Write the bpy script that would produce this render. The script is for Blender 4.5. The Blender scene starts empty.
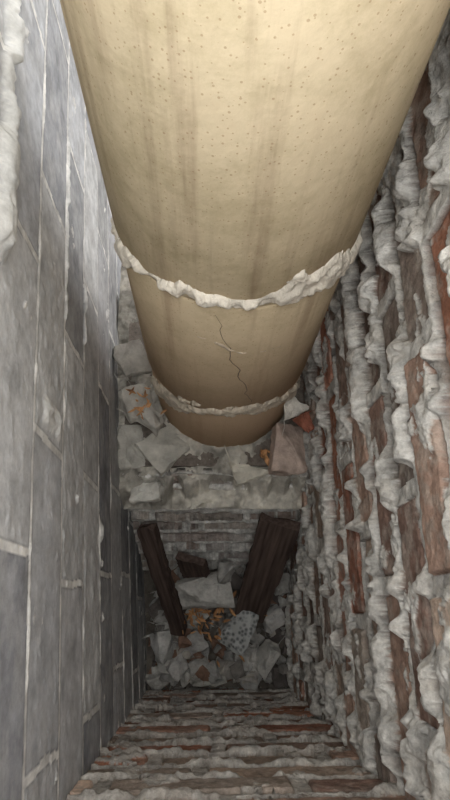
import bpy, bmesh, math, random
import numpy as np
from mathutils import Vector, Matrix, Euler, noise
random.seed(7)
CZ=1.6
scene=bpy.context.scene
scene.view_settings.view_transform='Standard'
scene.view_settings.look='None'

# ---------------- helpers ----------------
def lin(c):
    c=np.asarray(c,dtype=float)/255.0
    return np.where(c<=0.04045,c/12.92,((c+0.055)/1.055)**2.4)
def hsh(i,j,seed):
    n=(i.astype(np.int64)*374761393+j.astype(np.int64)*668265263+seed*1442695041)&0xffffffff
    n=((n^(n>>13))*1274126177)&0xffffffff
    n=((n^(n>>16))*2246822519)&0xffffffff
    n=n^(n>>15)
    return (n&0xffffff)/float(0xffffff)
def vn(x,y,seed=0):
    xi=np.floor(x);yi=np.floor(y);fx=x-xi;fy=y-yi
    fx=fx*fx*fx*(fx*(fx*6-15)+10);fy=fy*fy*fy*(fy*(fy*6-15)+10)
    a=hsh(xi,yi,seed);b=hsh(xi+1,yi,seed);c=hsh(xi,yi+1,seed);d=hsh(xi+1,yi+1,seed)
    return (a*(1-fx)+b*fx)*(1-fy)+(c*(1-fx)+d*fx)*fy
def fbm(x,y,seed=0,o=4,g=.5):
    s=0;a=1;t=0
    for k in range(o):
        s=s+a*vn(x*2**k+k*17.3,y*2**k+k*9.1,seed+k*31);t+=a;a*=g
    return s/t
def sstep(a,b,x):
    t=np.clip((x-a)/(b-a),0,1);return t*t*(3-2*t)

def grid_mesh(name,P,C,mat):
    n,m=P.shape[:2]
    me=bpy.data.meshes.new(name)
    me.vertices.add(n*m); me.vertices.foreach_set('co',P.reshape(-1).astype(np.float32))
    i=np.arange(n-1)[:,None]; j=np.arange(m-1)[None,:]
    a=i*m+j
    q=np.stack([a,a+1,a+m+1,a+m],-1).reshape(-1)
    nf=(n-1)*(m-1)
    me.loops.add(nf*4); me.polygons.add(nf)
    me.loops.foreach_set('vertex_index',q.astype(np.int32))
    me.polygons.foreach_set('loop_start',(np.arange(nf)*4).astype(np.int32))
    me.polygons.foreach_set('use_smooth',np.ones(nf,dtype=bool))
    me.update(calc_edges=True)
    at=me.color_attributes.new('Col','FLOAT_COLOR','POINT')
    cc=np.ones((n*m,4),dtype=np.float32);cc[:,:3]=C.reshape(-1,3)
    at.data.foreach_set('color',cc.reshape(-1))
    me.materials.append(mat)
    ob=bpy.data.objects.new(name,me);scene.collection.objects.link(ob)
    return ob

def mat_attr(name,rough=.9,bump=.35,bscale=180,var=.35,vscale=35,spec=.25,bdist=.004):
    m=bpy.data.materials.new(name);m.use_nodes=True
    nt=m.node_tree;b=nt.nodes['Principled BSDF']
    at=nt.nodes.new('ShaderNodeAttribute');at.attribute_name='Col'
    tc=nt.nodes.new('ShaderNodeTexCoord')
    no=nt.nodes.new('ShaderNodeTexNoise');no.inputs['Scale'].default_value=vscale;no.inputs['Detail'].default_value=9;no.inputs['Roughness'].default_value=.72
    nt.links.new(tc.outputs['Object'],no.inputs['Vector'])
    mr=nt.nodes.new('ShaderNodeMapRange');mr.inputs[1].default_value=.3;mr.inputs[2].default_value=.7
    mr.inputs[3].default_value=1-var;mr.inputs[4].default_value=1+var
    nt.links.new(no.outputs[0],mr.inputs[0])
    mx=nt.nodes.new('ShaderNodeVectorMath');mx.operation='SCALE'
    nt.links.new(at.outputs['Color'],mx.inputs[0]);nt.links.new(mr.outputs[0],mx.inputs['Scale'])
    nt.links.new(mx.outputs[0],b.inputs['Base Color'])
    n2=nt.nodes.new('ShaderNodeTexNoise');n2.inputs['Scale'].default_value=bscale;n2.inputs['Detail'].default_value=6;n2.inputs['Roughness'].default_value=.7
    nt.links.new(tc.outputs['Object'],n2.inputs['Vector'])
    bp=nt.nodes.new('ShaderNodeBump');bp.inputs['Strength'].default_value=bump;bp.inputs['Distance'].default_value=bdist
    nt.links.new(n2.outputs[0],bp.inputs['Height']);nt.links.new(bp.outputs[0],b.inputs['Normal'])
    b.inputs['Roughness'].default_value=rough
    b.inputs['Specular IOR Level'].default_value=spec
    return m
M_wall=mat_attr('brick_and_mortar',bump=.9,bscale=110,var=.45,vscale=70,bdist=.005,spec=.1)
M_block=mat_attr('grey_block',rough=.95,bump=.3,bscale=260,var=.22,vscale=60,spec=.06)
M_rub=mat_attr('rubble_masonry',bump=.8,bscale=110,var=.4)
M_mortar=mat_attr('lime_mortar',bump=.8,bscale=120,var=.28)

# ---------------- wall surface generator ----------------
def masonry(s,d,p,j,L,seed,mh,wmin,wmax,brick_cols,mort_col,smear=.55,facevar=.004,cover=.35,deepmin=.35,clump=False):
    dw=d+.011*(fbm(s*5,d*3,seed)-.5)+.003*(fbm(s*30,d*30,seed+2,3)-.5)
    n=np.round(dw/p); t=dw-n*p
    cr=np.floor(dw/p)
    off=np.where(np.mod(cr,2)==0,0,.5)*L+ (hsh(cr,cr*0,seed+5)-.5)*.06
    sb=(s+.006*(fbm(s*20,d*20,seed+44,3)-.5)+off)/L; bi=np.floor(sb); fs=(sb-bi)*L; hs=np.minimum(fs,L-fs)
    r1=hsh(bi,cr,seed+1); r2=hsh(bi,cr,seed+2); r3=hsh(bi,cr,seed+3)
    edge=np.minimum(np.abs(t),hs)
    face=(r2-.5)*facevar*2+.0035*(fbm(s*60,d*60,seed+9,4,.6)-.5)
    bm=sstep(j*.5-.002,j*.5+.003,edge+.003*(fbm(s*90,d*90,seed+8)-.5))
    brickh=face*bm-.012*(1-bm)
    if clump:
        run=sstep(cover,cover+.16,fbm(s*16,n*3.7,seed+11,3,.5))
        wv=fbm(s*34,n*5.1+3,seed+12,4,.55)
        w=(wmin+(wmax-wmin)*np.clip(wv*2.4-.7,0,1))*(.35+.65*run)
        lean=sstep(.3,.7,fbm(s*9,n*7.7+1,seed+40,3))
        wd=w*(.3+1.0*lean); wu=w*(1.15-.85*lean)
        ww=np.where(t>0,wd,wu)*(1+1.1*(fbm(s*55,d*55,seed+13,4,.55)-.5))
        q=np.abs(t)/ww
        prof=np.clip(1-q**3.2,0,1)**.6
        gob=.3+.7*sstep(.32,.62,fbm(s*42,d*42+n*7,seed+14,3,.5))
        fine=.0045*(fbm(s*110,d*110,seed+15,3,.6)-.5)
        ridge=-.004+(mh*run*gob+.0045)*prof+fine*prof
    else:
        amp=fbm(s*13,n*3.7,seed+11,5,.6)
        amp=np.clip((amp-cover)/(1-cover)*1.8,0,1)
        w=wmin+(wmax-wmin)*np.clip(fbm(s*26,n*5.1+3,seed+12,5,.62)*2.4-.75,0,1)*(.2+.8*amp)
        q=np.abs(t)/(w*(1+.8*(fbm(s*60,d*60,seed+13,4,.62)-.5)))
        prof=np.clip(1-q**2.0,0,1)**.8
        ridge=-.005+mh*amp*prof+.005*prof
    ridge=np.where(q<1,ridge,-.02)
    sm=fbm(s*18,d*22,seed+20,6,.6)
    smear_h=np.where(sm>smear,face+.001+.03*np.clip(sm-smear,0,1)+.004*(fbm(s*90,d*90,seed+21)-.5),-.03)
    hj=np.where((hs<j*.5),-.002+.004*(fbm(s*70,d*70,seed+22)),-.03)
    mh_all=np.maximum(np.maximum(ridge,smear_h),hj)
    h=np.maximum(brickh,mh_all)
    mm=sstep(-.0006,.0006,mh_all-brickh)
    bc=np.array([lin(c) for c in brick_cols]);k=np.floor(r1*len(brick_cols)).astype(int).clip(0,len(brick_cols)-1)
    col=bc[k]*(.75+.5*r3)[...,None]
    dirt=fbm(s*30,d*30,seed+30,5,.6)
    col=col*(.6+.8*dirt)[...,None]
    mc=lin(mort_col)*(.5+.9*fbm(s*45,d*45,seed+31,5,.6))[...,None]
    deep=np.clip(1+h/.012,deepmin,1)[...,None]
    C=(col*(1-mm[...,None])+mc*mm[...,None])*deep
    return h,np.clip(ridge,0,1),C,mm

def dust(C,s,d,seed,amt,colr):
    k=sstep(.46,.62,fbm(s*50,d*50,seed,5,.65))[...,None]*amt
    return C*(1-k)+lin(colr)*k

def build_wall(name,O,T,N,s0,s1,d0,d1,res,mat,fn,droop=.35,thick=.11):
    s=np.arange(s0,s1+res*.5,res); d=np.arange(d0,d1+res*.5,res)
    S,Dp=np.meshgrid(s,d,indexing='ij')
    h,r,C=fn(S,Dp)
    T=np.array([T[0],T[1],0.]);T/=np.linalg.norm(T);N=np.array([N[0],N[1],0.]);N/=np.linalg.norm(N)
    P=np.zeros(S.shape+(3,))
    P+=np.array([O[0],O[1],0]); P+=S[...,None]*T; P+=h[...,None]*N
    P[...,2]=CZ-Dp-np.clip(r,0,1)*droop
    ob=grid_mesh(name,P,C,mat)
    bm=bmesh.new()
    def v(ss,dd,nn):
        q=np.array([O[0],O[1],0.])+ss*T+nn*N; return bm.verts.new((q[0],q[1],CZ-dd))
    vs=[v(s0,d0,-.014),v(s1,d0,-.014),v(s1,d1,-.014),v(s0,d1,-.014),v(s0,d0,-thick),v(s1,d0,-thick),v(s1,d1,-thick),v(s0,d1,-thick)]
    for f in [(0,1,2,3),(4,7,6,5),(0,4,5,1),(1,5,6,2),(2,6,7,3),(3,7,4,0)]:
        bm.faces.new([vs[i] for i in f])
    bmesh.ops.recalc_face_normals(bm,faces=bm.faces)
    me=bpy.data.meshes.new(name+'_core');bm.to_mesh(me);bm.free()
    at=me.color_attributes.new('Col','FLOAT_COLOR','POINT')
    for x in at.data: x.color=(*lin((120,112,104)),1)
    me.materials.append(mat)
    o2=bpy.data.objects.new('core',me);scene.collection.objects.link(o2);o2.parent=ob
    return ob

XR=.195; YF=-.178; YB=.88
LSL=-.065
def XL(Y): return -.143+LSL*(Y-YF)
DT=.14; DB=1.62

red=[(166,130,114),(162,116,98),(176,148,132),(158,136,124),(172,158,146),(148,122,110),(184,164,148),(174,124,102),(154,140,130)]
MORT=(202,200,194)
def f_right(S,D):
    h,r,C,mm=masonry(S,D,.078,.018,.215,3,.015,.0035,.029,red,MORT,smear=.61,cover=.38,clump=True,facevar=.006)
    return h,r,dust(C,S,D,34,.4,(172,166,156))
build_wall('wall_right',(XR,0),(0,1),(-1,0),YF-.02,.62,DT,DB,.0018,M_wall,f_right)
def f_front(S,D):
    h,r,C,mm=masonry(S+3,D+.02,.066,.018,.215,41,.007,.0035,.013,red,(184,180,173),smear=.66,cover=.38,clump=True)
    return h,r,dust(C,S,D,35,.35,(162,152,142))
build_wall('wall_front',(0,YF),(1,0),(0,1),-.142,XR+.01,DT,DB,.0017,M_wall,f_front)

BL=[(184,185,186),(188,189,189),(178,180,182),(170,172,175),(190,191,190),(160,162,166)]
def f_left(S,D):
    p=.12;seed=77
    D2=D-.07+.003*(fbm(S*4,D*2,5)-.5)*2
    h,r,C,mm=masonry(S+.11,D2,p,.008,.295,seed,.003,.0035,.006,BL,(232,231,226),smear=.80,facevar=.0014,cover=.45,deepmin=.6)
    k=sstep(.4,.7,fbm(S*20,D*34,55,6,.65))[...,None]*.4
    C=C*(1-k)+lin((190,190,188))*k
    def lump(dj,sa,sb,wd,hh,sd):
        q=np.abs(D-dj)/(wd*(.15+1.5*fbm(S*24,D*5,sd,4,.5)))
        m=sstep(sa-.01,sa+.01,S)*(1-sstep(sb-.01,sb+.01,S))
        pr=np.clip(1-q**3,0,1)**.6*m
        return pr*hh*(.45+.55*sstep(.3,.6,fbm(S*42,D*42,sd+3,3)))
    hl=lump(.425,.28,.74,.017,.013,3)
    hl=np.maximum(hl,lump(.615,.180,.208,.050,.007,6))
    hl=np.maximum(hl,lump(.672,.34,.62,.004,.004,16))
    hl=np.maximum(hl,lump(.915,.10,.13,.006,.006,8))
    hl=np.maximum(hl,lump(.79,.36,.46,.005,.005,12))
    hl=np.where(hl>.001,hl+.003*(fbm(S*110,D*110,88,3)-.5),hl)
    m=sstep(.001,.002,hl)[...,None]
    h=np.maximum(h,hl)
    C=C*(1-m)+m*lin((208,208,204))*(.6+.7*fbm(S*50,D*50,9,5,.6))[...,None]
    return h,np.where(hl>.001,hl,0),C
build_wall('wall_left',(XL(0),0),(LSL,1),(1,-LSL),YF-.02,YB+.02,DT,DB,.0020,M_block,f_left)
def f_back(S,D):
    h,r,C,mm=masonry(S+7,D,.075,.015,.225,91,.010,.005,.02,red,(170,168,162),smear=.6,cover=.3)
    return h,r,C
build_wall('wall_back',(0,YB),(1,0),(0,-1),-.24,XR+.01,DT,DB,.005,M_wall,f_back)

# ---------------- lower masonry under ledge (corbelled courses) ----------------
def f_low(S,D):
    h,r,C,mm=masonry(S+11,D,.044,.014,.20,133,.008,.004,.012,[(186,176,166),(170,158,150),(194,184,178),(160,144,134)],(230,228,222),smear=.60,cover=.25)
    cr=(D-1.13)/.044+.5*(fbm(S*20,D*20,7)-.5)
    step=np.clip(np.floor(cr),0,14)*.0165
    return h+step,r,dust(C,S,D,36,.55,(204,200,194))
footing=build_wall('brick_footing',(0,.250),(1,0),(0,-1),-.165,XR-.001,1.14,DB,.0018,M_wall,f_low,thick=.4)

# ---------------- ledge top ----------------
xs=np.arange(-.19,XR+.004,.0022); ys=np.arange(.190,.72,.0022)
X,Y=np.meshgrid(xs,ys,indexing='ij')
pc=np.array([.033,.434]);PR=.14
rr=np.hypot(X-pc[0],Y-pc[1])
fe=.238+.060*(fbm(X*26,X*0+2,5,5,.6)-.5)-.036*sstep(-.06,-.09,X)
hgt=.026*fbm(X*13,Y*13,61,5)+.026*fbm(X*45,Y*45,62,5,.6)
hgt+= .022*np.exp(-np.clip(rr-PR,0,1)/.022)*(.0+1.5*fbm(X*18,Y*18,65,3))
hgt+= .026*np.floor(4*vn(X*19+.3*fbm(X*60,Y*60,3),Y*19,70))/4
drop=sstep(fe+.012,fe-.012,Y)
Z=CZ-1.185+hgt-.055*drop
C=lin((204,199,187))*(.45+1.0*fbm(X*28,Y*28,80,5,.62))[...,None]
C=C*(1-.4*sstep(.5,.58,fbm(X*18,Y*18,83,4)))[...,None]
led=grid_mesh('mortar_ledge',np.stack([X,Y,Z],-1),C,M_mortar);led.parent=footing

# ---------------- chunk makers ----------------
def chunk_verts(size,loc,rot,seed,n=16,boxy=.8):
    r=random.Random(seed)
    bm=bmesh.new()
    for k in range(n):
        if r.random()<boxy:
            v=[r.choice((-1,1))*r.uniform(.72,1) for _ in range(3)]
        else:
            v=[r.uniform(-1,1) for _ in range(3)]
        bm.verts.new((v[0]*size[0]/2,v[1]*size[1]/2,v[2]*size[2]/2))
    res=bmesh.ops.convex_hull(bm,input=bm.verts)
    junk=[g for g in set(res['geom_interior']) if isinstance(g,bmesh.types.BMVert)]
    bmesh.ops.delete(bm,geom=junk,context='VERTS')
    bmesh.ops.dissolve_limit(bm,angle_limit=.2,verts=bm.verts,edges=bm.edges)
    bmesh.ops.bevel(bm,geom=list(bm.edges),offset=min(size)*.06,segments=2,affect='EDGES',profile=.6)
    bmesh.ops.triangulate(bm,faces=bm.faces)
    for _ in range(2):
        bmesh.ops.subdivide_edges(bm,edges=[e for e in bm.edges if e.calc_length()>.008],cuts=1)
        bmesh.ops.triangulate(bm,faces=bm.faces)
    for v in bm.verts:
        for f,a in ((60,.0045),(170,.0022)):
            v.co+=Vector((noise.noise(v.co*f+Vector((seed,0,0))),noise.noise(v.co*f+Vector((0,seed,5))),noise.noise(v.co*f+Vector((9,0,seed)))))*a
    M=Matrix.Translation(loc)@Euler(rot).to_matrix().to_4x4()
    bmesh.ops.transform(bm,matrix=M,verts=bm.verts)
    V=[tuple(v.co) for v in bm.verts];bm.verts.index_update()
    F=[[v.index for v in f.verts] for f in bm.faces];bm.free()
    return V,F
def make_obj(name,parts,mat,parent=None):
    V=[];F=[];Cc=[]
    for (v,f),c in parts:
        o=len(V);V+=v;F+=[[i+o for i in q] for q in f]
        for p in v:
            k=.7+.6*(noise.noise(Vector(p)*45)*.5+.5)
            Cc.append(tuple(lin(c)*k)+(1,))
    me=bpy.data.meshes.new(name);me.from_pydata(V,[],F);me.update()
    at=me.color_attributes.new('Col','FLOAT_COLOR','POINT')
    at.data.foreach_set('color',np.array(Cc,dtype=np.float32).reshape(-1))
    me.materials.append(mat)
    ob=bpy.data.objects.new(name,me);scene.collection.objects.link(ob)
    if parent: ob.parent=parent
    return ob
def ch(x,y,D,sx,sy,sz,rz=0,rx=0,ry=0,col=(150,148,142),seed=None,**k):
    return (chunk_verts((sx,sy,sz),Vector((x,y,CZ-D)),(rx,ry,rz),seed if seed is not None else random.randint(0,9999),**k),col)

led_parts=[
 ch(-.085,.298,1.125,.090,.080,.022,.75,.18,.2,(184,181,171),11,boxy=1),
 ch(-.118,.213,1.14,.064,.038,.026,.1,.1,0,(194,192,184),12,boxy=1),
 ch(-.150,.30,1.125,.05,.09,.03,.1,0,.3,(170,167,158),13),
 ch(-.135,.38,1.10,.06,.08,.03,.4,0,.2,(176,172,163),15),
 ch(.085,.262,1.140,.085,.052,.034,.35,.3,-.1,(204,199,185),16,boxy=1),
 ch(-.15,.46,1.08,.06,.08,.03,.4,0,.2,(150,146,138),19),
 ch(-.105,.345,1.09,.04,.05,.03,1.0,.2,.2,(190,186,177),20),
]
make_obj('mortar_slabs',led_parts,M_mortar,parent=footing)
make_obj('broken_brick',[ch(.150,.282,1.080,.068,.100,.050,-.08,.1,.05,(178,160,148),31,boxy=1,n=22)],M_rub,parent=footing)
make_obj('mortar_lump',[ch(.150,.350,1.02,.040,.05,.04,.5,.1,.5,(204,200,190),38)],M_mortar,parent=footing)
make_obj('brick_shard',[ch(.172,.315,1.03,.02,.035,.03,.3,.1,.5,(150,96,78),34)],M_rub,parent=footing)

# ---------------- flue pipe ----------------
def mat_pipe():
    m=bpy.data.materials.new('fired_clay');m.use_nodes=True
    nt=m.node_tree;b=nt.nodes['Principled BSDF'];N=nt.nodes.new;L=nt.links.new
    tc=N('ShaderNodeTexCoord')
    mp=N('ShaderNodeMapping');mp.inputs['Scale'].default_value=(1,1,.06);L(tc.outputs['Object'],mp.inputs[0])
    st=N('ShaderNodeTexNoise');st.inputs['Scale'].default_value=30;st.inputs['Detail'].default_value=6;st.inputs['Roughness'].default_value=.6;L(mp.outputs[0],st.inputs['Vector'])
    cr=N('ShaderNodeValToRGB');e=cr.color_ramp.elements
    e[0].position=.36;e[0].color=(*lin((176,161,134)),1);e[1].position=.50;e[1].color=(*lin((211,198,166)),1)
    L(st.outputs[0],cr.inputs[0])
    bl=N('ShaderNodeTexNoise');bl.inputs['Scale'].default_value=16;bl.inputs['Detail'].default_value=9;bl.inputs['Roughness'].default_value=.75;L(tc.outputs['Object'],bl.inputs['Vector'])
    bc=N('ShaderNodeValToRGB');e=bc.color_ramp.elements
    e[0].position=.38;e[0].color=(.78,.76,.72,1);e[1].position=.56;e[1].color=(1.0,1.0,1.0,1)
    L(bl.outputs[0],bc.inputs[0])
    mu=N('ShaderNodeMix');mu.data_type='RGBA';mu.blend_type='MULTIPLY';mu.inputs[0].default_value=1
    L(cr.outputs[0],mu.inputs[6]);L(bc.outputs[0],mu.inputs[7])
    sx=N('ShaderNodeSeparateXYZ');L(tc.outputs['Object'],sx.inputs[0])
    zr=N('ShaderNodeMapRange');zr.inputs[1].default_value=1.12;zr.inputs[2].default_value=.6;zr.inputs[3].default_value=0.14;zr.inputs[4].default_value=.8
    L(sx.outputs[2],zr.inputs[0])
    zm=N('ShaderNodeMath');zm.operation='MULTIPLY_ADD';L(bl.outputs[0],zm.inputs[0]);zm.inputs[1].default_value=.6;L(zr.outputs[0],zm.inputs[2])
    zs=N('ShaderNodeMath');zs.operation='SUBTRACT';zs.use_clamp=True;L(zm.outputs[0],zs.inputs[0]);zs.inputs[1].default_value=.3
    md=N('ShaderNodeMix');md.data_type='RGBA';L(zs.outputs[0],md.inputs[0]);L(mu.outputs[2],md.inputs[6]);md.inputs[7].default_value=(*lin((196,166,138)),1)
    vo=N('ShaderNodeTexVoronoi');vo.inputs['Scale'].default_value=300;L(tc.outputs['Object'],vo.inputs['Vector'])
    vs=N('ShaderNodeSeparateColor');L(vo.outputs['Color'],vs.inputs[0])
    th=N('ShaderNodeMapRange');th.inputs[1].default_value=.3;th.inputs[2].default_value=1;th.inputs[3].default_value=0.0;th.inputs[4].default_value=.30
    L(vs.outputs[0],th.inputs[0])
    lt=N('ShaderNodeMath');lt.operation='LESS_THAN';L(vo.outputs['Distance'],lt.inputs[0]);L(th.outputs[0],lt.inputs[1])
    ms=N('ShaderNodeMath');ms.operation='MULTIPLY';L(lt.outputs[0],ms.inputs[0]);ms.inputs[1].default_value=.40
    mx=N('ShaderNodeMix');mx.data_type='RGBA';L(ms.outputs[0],mx.inputs[0]);L(md.outputs[2],mx.inputs[6]);mx.inputs[7].default_value=(*lin((134,96,62)),1)
    L(mx.outputs[2],b.inputs['Base Color'])
    n2=N('ShaderNodeTexNoise');n2.inputs['Scale'].default_value=90;n2.inputs['Detail'].default_value=6;L(tc.outputs['Object'],n2.inputs['Vector'])
    bp=N('ShaderNodeBump');bp.inputs['Strength'].default_value=.35;bp.inputs['Distance'].default_value=.002;L(n2.outputs[0],bp.inputs['Height']);L(bp.outputs[0],b.inputs['Normal'])
    b.inputs['Roughness'].default_value=.95;b.inputs['Specular IOR Level'].default_value=.05
    return m
M_pipe=mat_pipe()
pipe=bpy.data.objects.new('flue_pipe',None);scene.collection.objects.link(pipe)
def tube(name,D0,D1,R,Ri=None,seg=128,cham=.004):
    Ri=Ri or R-.02
    prof=[(Ri,D0),(R-cham,D0),(R-cham*.3,D0+cham*.3),(R,D0+cham),(R,(D0+D1)/2),(R,D1-cham),(R-cham*.3,D1-cham*.3),(R-cham,D1),(Ri,D1)]
    bm=bmesh.new();rings=[]
    for r,d in prof:
        rings.append([bm.verts.new((pc[0]+r*math.cos(2*math.pi*k/seg),pc[1]+r*math.sin(2*math.pi*k/seg),CZ-d)) for k in range(seg)])
    for a in range(len(prof)):
        A=rings[a];B=rings[(a+1)%len(prof)]
        for k in range(seg): bm.faces.new((A[k],A[(k+1)%seg],B[(k+1)%seg],B[k]))
    bmesh.ops.recalc_face_normals(bm,faces=bm.faces)
    for f in bm.faces:f.smooth=True
    me=bpy.data.meshes.new(name);bm.to_mesh(me);bm.free();me.materials.append(M_pipe)
    o=bpy.data.objects.new(name,me);scene.collection.objects.link(o);o.parent=pipe
    return o
tube('section_1',-.12,.555,PR)
tube('section_2',.558,.915,PR-.0015)
tube('section_3',.918,1.19,PR-.004,cham=.012)

def collar(name,cd,wfun,hh,seed,col,D0,D1,gapt=.2,base=.0015):
    ph=np.linspace(-2.2,2.2,620);dd=np.arange(D0,D1,.0013)
    A,Dd=np.meshgrid(ph,dd,indexing='ij')
    s=A*PR
    t=Dd-cd(A)-.018*(fbm(A*4,A*0+1,seed,5)-.5)
    w=wfun(A)*(.1+1.7*fbm(A*7,A*0+5,seed+1,5,.55))*(1+1.3*(fbm(s*55,Dd*55,seed+2,3,.55)-.5))
    w=np.where(t<0,w*(.4+1.2*fbm(A*5,A*0+3,seed+6,4)),w)
    q=np.abs(t)/np.maximum(w,1e-4)
    h=np.clip(1-q**3,0,1)**.6*hh*(.4+.6*sstep(.3,.6,fbm(s*40,Dd*50,seed+3,3,.5)))*(.8+.4*fbm(s*120,Dd*120,seed+9,3))-base
    h=np.where(q<1,h,-.004)
    gap=fbm(A*3,A*0+9,seed+4,4); h=np.where(gap<gapt,-.004,h)
    R=PR-base+h
    P=np.stack([pc[0]+R*np.sin(A),pc[1]-R*np.cos(A),CZ-Dd-np.clip(h,0,1)*.5],-1)
    C=lin(col)*(.65+.6*fbm(s*50,Dd*50,seed+8,4,.6))[...,None]
    o=grid_mesh(name,P,C,M_mortar);o.parent=pipe;return o
collar('mortar_joint_1',lambda a:.535+.035*np.clip(np.abs(a),0,1.6)**2/1.5-.010*np.exp(-((a-.6)/.3)**2),
       lambda a:.0075+.028*np.exp(-((a-.50)/.22)**2)+.020*np.exp(-((a-1.0)/.25)**2)+.018*np.exp(-((a+1.05)/.2)**2)+.012*np.exp(-((a+.45)/.14)**2)-.005*np.exp(-((a+.76)/.10)**2),.010,207,(226,218,202),.43,.76,gapt=.12)
collar('mortar_joint_2',lambda a:.90+.080*np.clip(np.abs(a),0,1.5)**2/1.0,
       lambda a:.014+.030*np.exp(-((a+.8)/.4)**2)+.020*np.exp(-((a-.3)/.3)**2)+.020*np.exp(-((a-1.1)/.3)**2),.009,231,(214,202,182),.83,1.15,base=.003,gapt=.12)
collar('mortar_smear',lambda a:.66+.02*np.sin(a*5),lambda a:.006*np.exp(-((a+.15)/.18)**2)+.0001,.0025,261,(214,198,174),.62,.72,gapt=0)
bm=bmesh.new();pts=[]
for k in range(26):
    u=k/25;a=-.18+.42*u+.02*math.sin(k*1.1)+random.uniform(-.012,.012);d=.575+.29*u
    w=.0007*(1-abs(u-.55)*1.2)
    R=PR-.0012
    pts.append([bm.verts.new((pc[0]+R*math.sin(a+sg*w/PR),pc[1]-R*math.cos(a+sg*w/PR),CZ-d)) for sg in(-1,1)])
for k in range(25): bm.faces.new((pts[k][0],pts[k][1],pts[k+1][1],pts[k+1][0]))
me=bpy.data.meshes.new('crack');bm.to_mesh(me);bm.free()
mc=bpy.data.materials.new('crack_dark');mc.use_nodes=True
_n=mc.node_tree.nodes.new('ShaderNodeTexNoise');_r=mc.node_tree.nodes.new('ShaderNodeValToRGB')
_r.color_ramp.elements[0].color=(.06,.045,.03,1);_r.color_ramp.elements[1].color=(.14,.10,.07,1);_n.inputs['Scale'].default_value=80
mc.node_tree.links.new(_n.outputs[0],_r.inputs[0]);mc.node_tree.links.new(_r.outputs[0],mc.node_tree.nodes['Principled BSDF'].inputs['Base Color'])
me.materials.append(mc);o=bpy.data.objects.new('crack',me);scene.collection.objects.link(o);o.parent=pipe

# ---------------- floor + rubble ----------------
xs=np.arange(-.2,.21,.004);ys=np.arange(-.19,.24,.004)
X,Y=np.meshgrid(xs,ys,indexing='ij')
Z=CZ-1.585+.03*fbm(X*15,Y*15,300,4)+.012*fbm(X*60,Y*60,301,3)
C=lin((110,104,96))*(.5+.9*fbm(X*40,Y*40,302,4))[...,None]
grid_mesh('floor',np.stack([X,Y,Z],-1),C,M_rub)
parts=[]
greys=[(154,153,149),(168,166,161),(124,120,115),(102,96,92),(158,153,144),(138,110,94),(176,174,168)]
for k in range(190):
    x=random.uniform(-.13,.185);y=random.uniform(-.165,.09);s=random.choice((.012,.018,.025,.035,.045))
    x=max(-.125+s*.3,min(.18-s*.3,x)); y=max(-.161+s*.3,y)
    parts.append(ch(x,y,random.uniform(1.48,1.56),s*random.uniform(.8,1.5),s,s*.6,random.uniform(0,3),random.uniform(-.6,.6),random.uniform(-.6,.6),random.choice(greys)))
parts+=[
 ch(-.100,-.075,1.48,.05,.075,.04,.3,.1,.4,(180,179,175),501),
 ch(-.07,-.12,1.49,.05,.045,.04,.8,.3,.1,(170,168,164),502),
 ch(-.02,-.125,1.50,.05,.045,.03,.2,.2,.1,(154,152,147),503),
 ch(.13,-.105,1.475,.040,.075,.04,-.5,.3,.3,(178,176,170),504),
 ch(.15,-.02,1.46,.055,.045,.04,.5,.3,.3,(166,164,160),505),
 ch(.04,-.13,1.50,.06,.045,.03,.1,.3,.1,(144,140,134),506),
 ch(.085,-.145,1.51,.06,.03,.03,.1,.3,.1,(164,160,154),507),
 ch(-.11,.0,1.48,.045,.05,.04,.1,.3,.3,(144,142,137),508),
 ch(.165,.06,1.45,.04,.05,.05,.1,.3,.3,(144,142,137),509),
 ch(-.03,-.07,1.47,.05,.045,.03,.6,.3,.1,(166,164,160),510),
 ch(.0,-.150,1.49,.09,.02,.02,.05,.3,.1,(174,172,164),511),
]
make_obj('rubble_pile',parts,M_rub)
make_obj('broken_stone',[ch(-.012,.036,1.40,.130,.078,.055,.18,.25,.05,(180,178,172),611,n=14,boxy=.6)],M_rub)
make_obj('broken_stone',[ch(.038,.075,1.35,.035,.05,.04,-.1,.1,.05,(166,164,159),602)],M_rub)

m=bpy.data.materials.new('speckled_stone');m.use_nodes=True;nt=m.node_tree;b=nt.nodes['Principled BSDF']
tc=nt.nodes.new('ShaderNodeTexCoord');vo=nt.nodes.new('ShaderNodeTexVoronoi');vo.inputs['Scale'].default_value=110
nt.links.new(tc.outputs['Object'],vo.inputs['Vector'])
r=nt.nodes.new('ShaderNodeValToRGB');r.color_ramp.elements[0].position=.15;r.color_ramp.elements[0].color=(*lin((82,86,86)),1);r.color_ramp.elements[1].position=.6;r.color_ramp.elements[1].color=(*lin((165,167,165)),1)
nt.links.new(vo.outputs['Distance'],r.inputs[0]);nt.links.new(r.outputs[0],b.inputs['Base Color'])
bp=nt.nodes.new('ShaderNodeBump');bp.inputs['Strength'].default_value=.6;bp.inputs['Distance'].default_value=.003;nt.links.new(vo.outputs['Distance'],bp.inputs['Height']);nt.links.new(bp.outputs[0],b.inputs['Normal'])
make_obj('speckled_shard',[ch(.070,-.034,1.43,.082,.115,.016,-.5,.15,-.25,(140,140,140),711,boxy=.5,n=12)],m)

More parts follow.
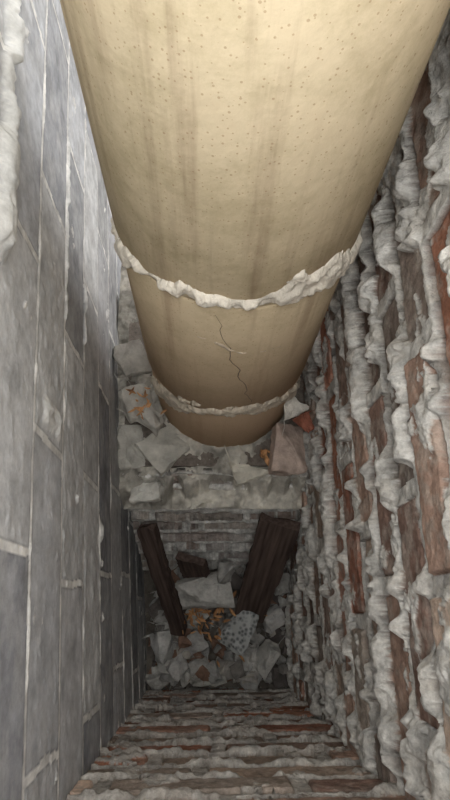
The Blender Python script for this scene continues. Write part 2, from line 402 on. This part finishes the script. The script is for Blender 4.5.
# ---------------- planks ----------------
mw=bpy.data.materials.new('old_wood');mw.use_nodes=True;nt=mw.node_tree;b=nt.nodes['Principled BSDF']
tc=nt.nodes.new('ShaderNodeTexCoord');mp=nt.nodes.new('ShaderNodeMapping');mp.inputs['Scale'].default_value=(60,60,5)
nt.links.new(tc.outputs['Object'],mp.inputs[0])
no=nt.nodes.new('ShaderNodeTexNoise');no.inputs['Scale'].default_value=2;no.inputs['Detail'].default_value=7;nt.links.new(mp.outputs[0],no.inputs['Vector'])
r=nt.nodes.new('ShaderNodeValToRGB');r.color_ramp.elements[0].position=.3;r.color_ramp.elements[0].color=(*lin((58,48,44)),1);r.color_ramp.elements[1].position=.7;r.color_ramp.elements[1].color=(*lin((98,84,77)),1)
nt.links.new(no.outputs[0],r.inputs[0]);nt.links.new(r.outputs[0],b.inputs['Base Color']);b.inputs['Roughness'].default_value=.9;b.inputs['Specular IOR Level'].default_value=.1
bp=nt.nodes.new('ShaderNodeBump');bp.inputs['Strength'].default_value=.5;bp.inputs['Distance'].default_value=.003;nt.links.new(no.outputs[0],bp.inputs['Height']);nt.links.new(bp.outputs[0],b.inputs['Normal'])
def plank(name,a,bb,w0,w1,th,side):
    A=Vector((a[0],a[1],CZ-a[2]));B=Vector((bb[0],bb[1],CZ-bb[2]))
    ax=(B-A);Lg=ax.length;ax.normalize();sd=Vector(side);sd=(sd-ax*sd.dot(ax)).normalized();nn=ax.cross(sd)
    bm=bmesh.new();n=24;rows=[]
    rs=random.Random(name+str(a))
    for i in range(n+1):
        u=i/n;w=w0+(w1-w0)*u;jl=rs.uniform(-.002,.002);jr=rs.uniform(-.002,.002)
        row=[]
        for k,(cx,cz) in enumerate([(-1,-1),(-.4,-1),(.3,-1),(1,-1),(1,1),(.3,1),(-.4,1),(-1,1)]):
            e=0
            if i==0: e=-rs.uniform(0,.016)
            if i==n: e=rs.uniform(0,.012)
            row.append(bm.verts.new((cx*w/2+(jl if cx<0 else jr),cz*th/2+rs.uniform(-.0006,.0006),u*Lg+e)))
        rows.append(row)
    for i in range(n):
        for k in range(8): bm.faces.new((rows[i][k],rows[i][(k+1)%8],rows[i+1][(k+1)%8],rows[i+1][k]))
    bm.faces.new(rows[0]);bm.faces.new(rows[-1])
    bmesh.ops.recalc_face_normals(bm,faces=bm.faces)
    me=bpy.data.meshes.new(name);bm.to_mesh(me);bm.free();me.materials.append(mw)
    o=bpy.data.objects.new(name,me);scene.collection.objects.link(o)
    M=Matrix((sd,nn,ax)).transposed().to_4x4();M.translation=A;o.matrix_world=M
    return o
plank('wood_plank',(-.122,.155,1.22),(-.066,-.040,1.460),.036,.034,.022,(1,0,.5))
plank('wood_plank',(.142,.160,1.22),(.094,-.01,1.450),.082,.068,.02,(1,0,.35))
plank('wood_plank',(-.035,.100,1.34),(-.024,.065,1.42),.065,.06,.018,(1,-.3,.2))

# ---------------- dry leaves ----------------
ml=bpy.data.materials.new('dry_leaf');ml.use_nodes=True;nt=ml.node_tree;b=nt.nodes['Principled BSDF']
tc=nt.nodes.new('ShaderNodeTexCoord');no=nt.nodes.new('ShaderNodeTexNoise');no.inputs['Scale'].default_value=60;nt.links.new(tc.outputs['Object'],no.inputs['Vector'])
r=nt.nodes.new('ShaderNodeValToRGB');r.color_ramp.elements[0].position=.3;r.color_ramp.elements[0].color=(*lin((112,76,48)),1);r.color_ramp.elements[1].position=.65;r.color_ramp.elements[1].color=(*lin((206,156,106)),1)
nt.links.new(no.outputs[0],r.inputs[0]);nt.links.new(r.outputs[0],b.inputs['Base Color']);b.inputs['Roughness'].default_value=.7
def leaves(name,spots):
    bm=bmesh.new()
    for (x,y,D,rad,cnt) in spots:
        for k in range(cnt):
            px=x+random.gauss(0,rad);py=y+random.gauss(0,rad);L=random.uniform(.012,.024);W=L*random.uniform(.2,.4)
            M=Matrix.Translation((px,py,CZ-D+random.uniform(0,.008)))@Euler((random.uniform(-.7,.7),random.uniform(-.7,.7),random.uniform(0,6.28))).to_matrix().to_4x4()
            curl=random.uniform(.15,.5);rows=[]
            for i in range(6):
                u=i/5;w=W*math.sin(math.pi*min(.97,max(.04,u)))**.8/2;zz=curl*L*(u-.5)**2*2
                rows.append([bm.verts.new(M@Vector(((u-.5)*L,sy*w,zz+abs(sy)*w*.6))) for sy in(-1,0,1)])
            for i in range(5):
                for q in range(2): bm.faces.new((rows[i][q],rows[i][q+1],rows[i+1][q+1],rows[i+1][q]))
    for f in bm.faces:f.smooth=True
    me=bpy.data.meshes.new(name);bm.to_mesh(me);bm.free();me.materials.append(ml)
    o=bpy.data.objects.new(name,me);scene.collection.objects.link(o);return o
leaves('dry_leaves',[(-.045,-.02,1.445,.022,22),(.005,-.015,1.435,.02,18),(.05,.02,1.43,.02,6),(.125,.0,1.43,.012,4),(-.02,-.05,1.44,.02,8),(.06,-.11,1.46,.03,3)])
leaves('dry_leaves',[(-.128,.38,1.07,.012,10),(-.12,.35,1.075,.012,7)])
leaves('dry_leaves',[(.105,.275,1.10,.007,9)])

# ---------------- light ----------------
w=bpy.data.worlds.new('World');scene.world=w;w.use_nodes=True
bg=w.node_tree.nodes['Background'];bg.inputs[0].default_value=(.98,.985,1,1);bg.inputs[1].default_value=3.1
ld=bpy.data.lights.new('fill_light','AREA');ld.shape='RECTANGLE';ld.size=.25;ld.size_y=.25;ld.energy=3.0;ld.color=(1,.98,.94)  # fill added over the shaft opening to light the walls, no actual lamp there
lo=bpy.data.objects.new('fill_light',ld);scene.collection.objects.link(lo);lo.location=(.02,-.08,CZ+.28)
lo.rotation_euler=(Vector((0.02,.03,0))-lo.location).to_track_quat('-Z','Y').to_euler()

# ---------------- camera ----------------
cd=bpy.data.cameras.new('camera');cd.sensor_fit='VERTICAL';cd.sensor_height=36;cd.lens=27;cd.clip_start=.01
co=bpy.data.objects.new('camera',cd);scene.collection.objects.link(co);scene.camera=co
th=math.radians(19.3);a=math.radians(1.62)
F0=Vector((0,math.sin(th),-math.cos(th)));U=Vector((0,math.cos(th),math.sin(th)));R0=Vector((1,0,0))
F=F0*math.cos(a)+R0*math.sin(a);R=R0*math.cos(a)-F0*math.sin(a)
M=Matrix((R,U,-F)).transposed().to_4x4();M.translation=Vector((0,0,CZ));co.matrix_world=M
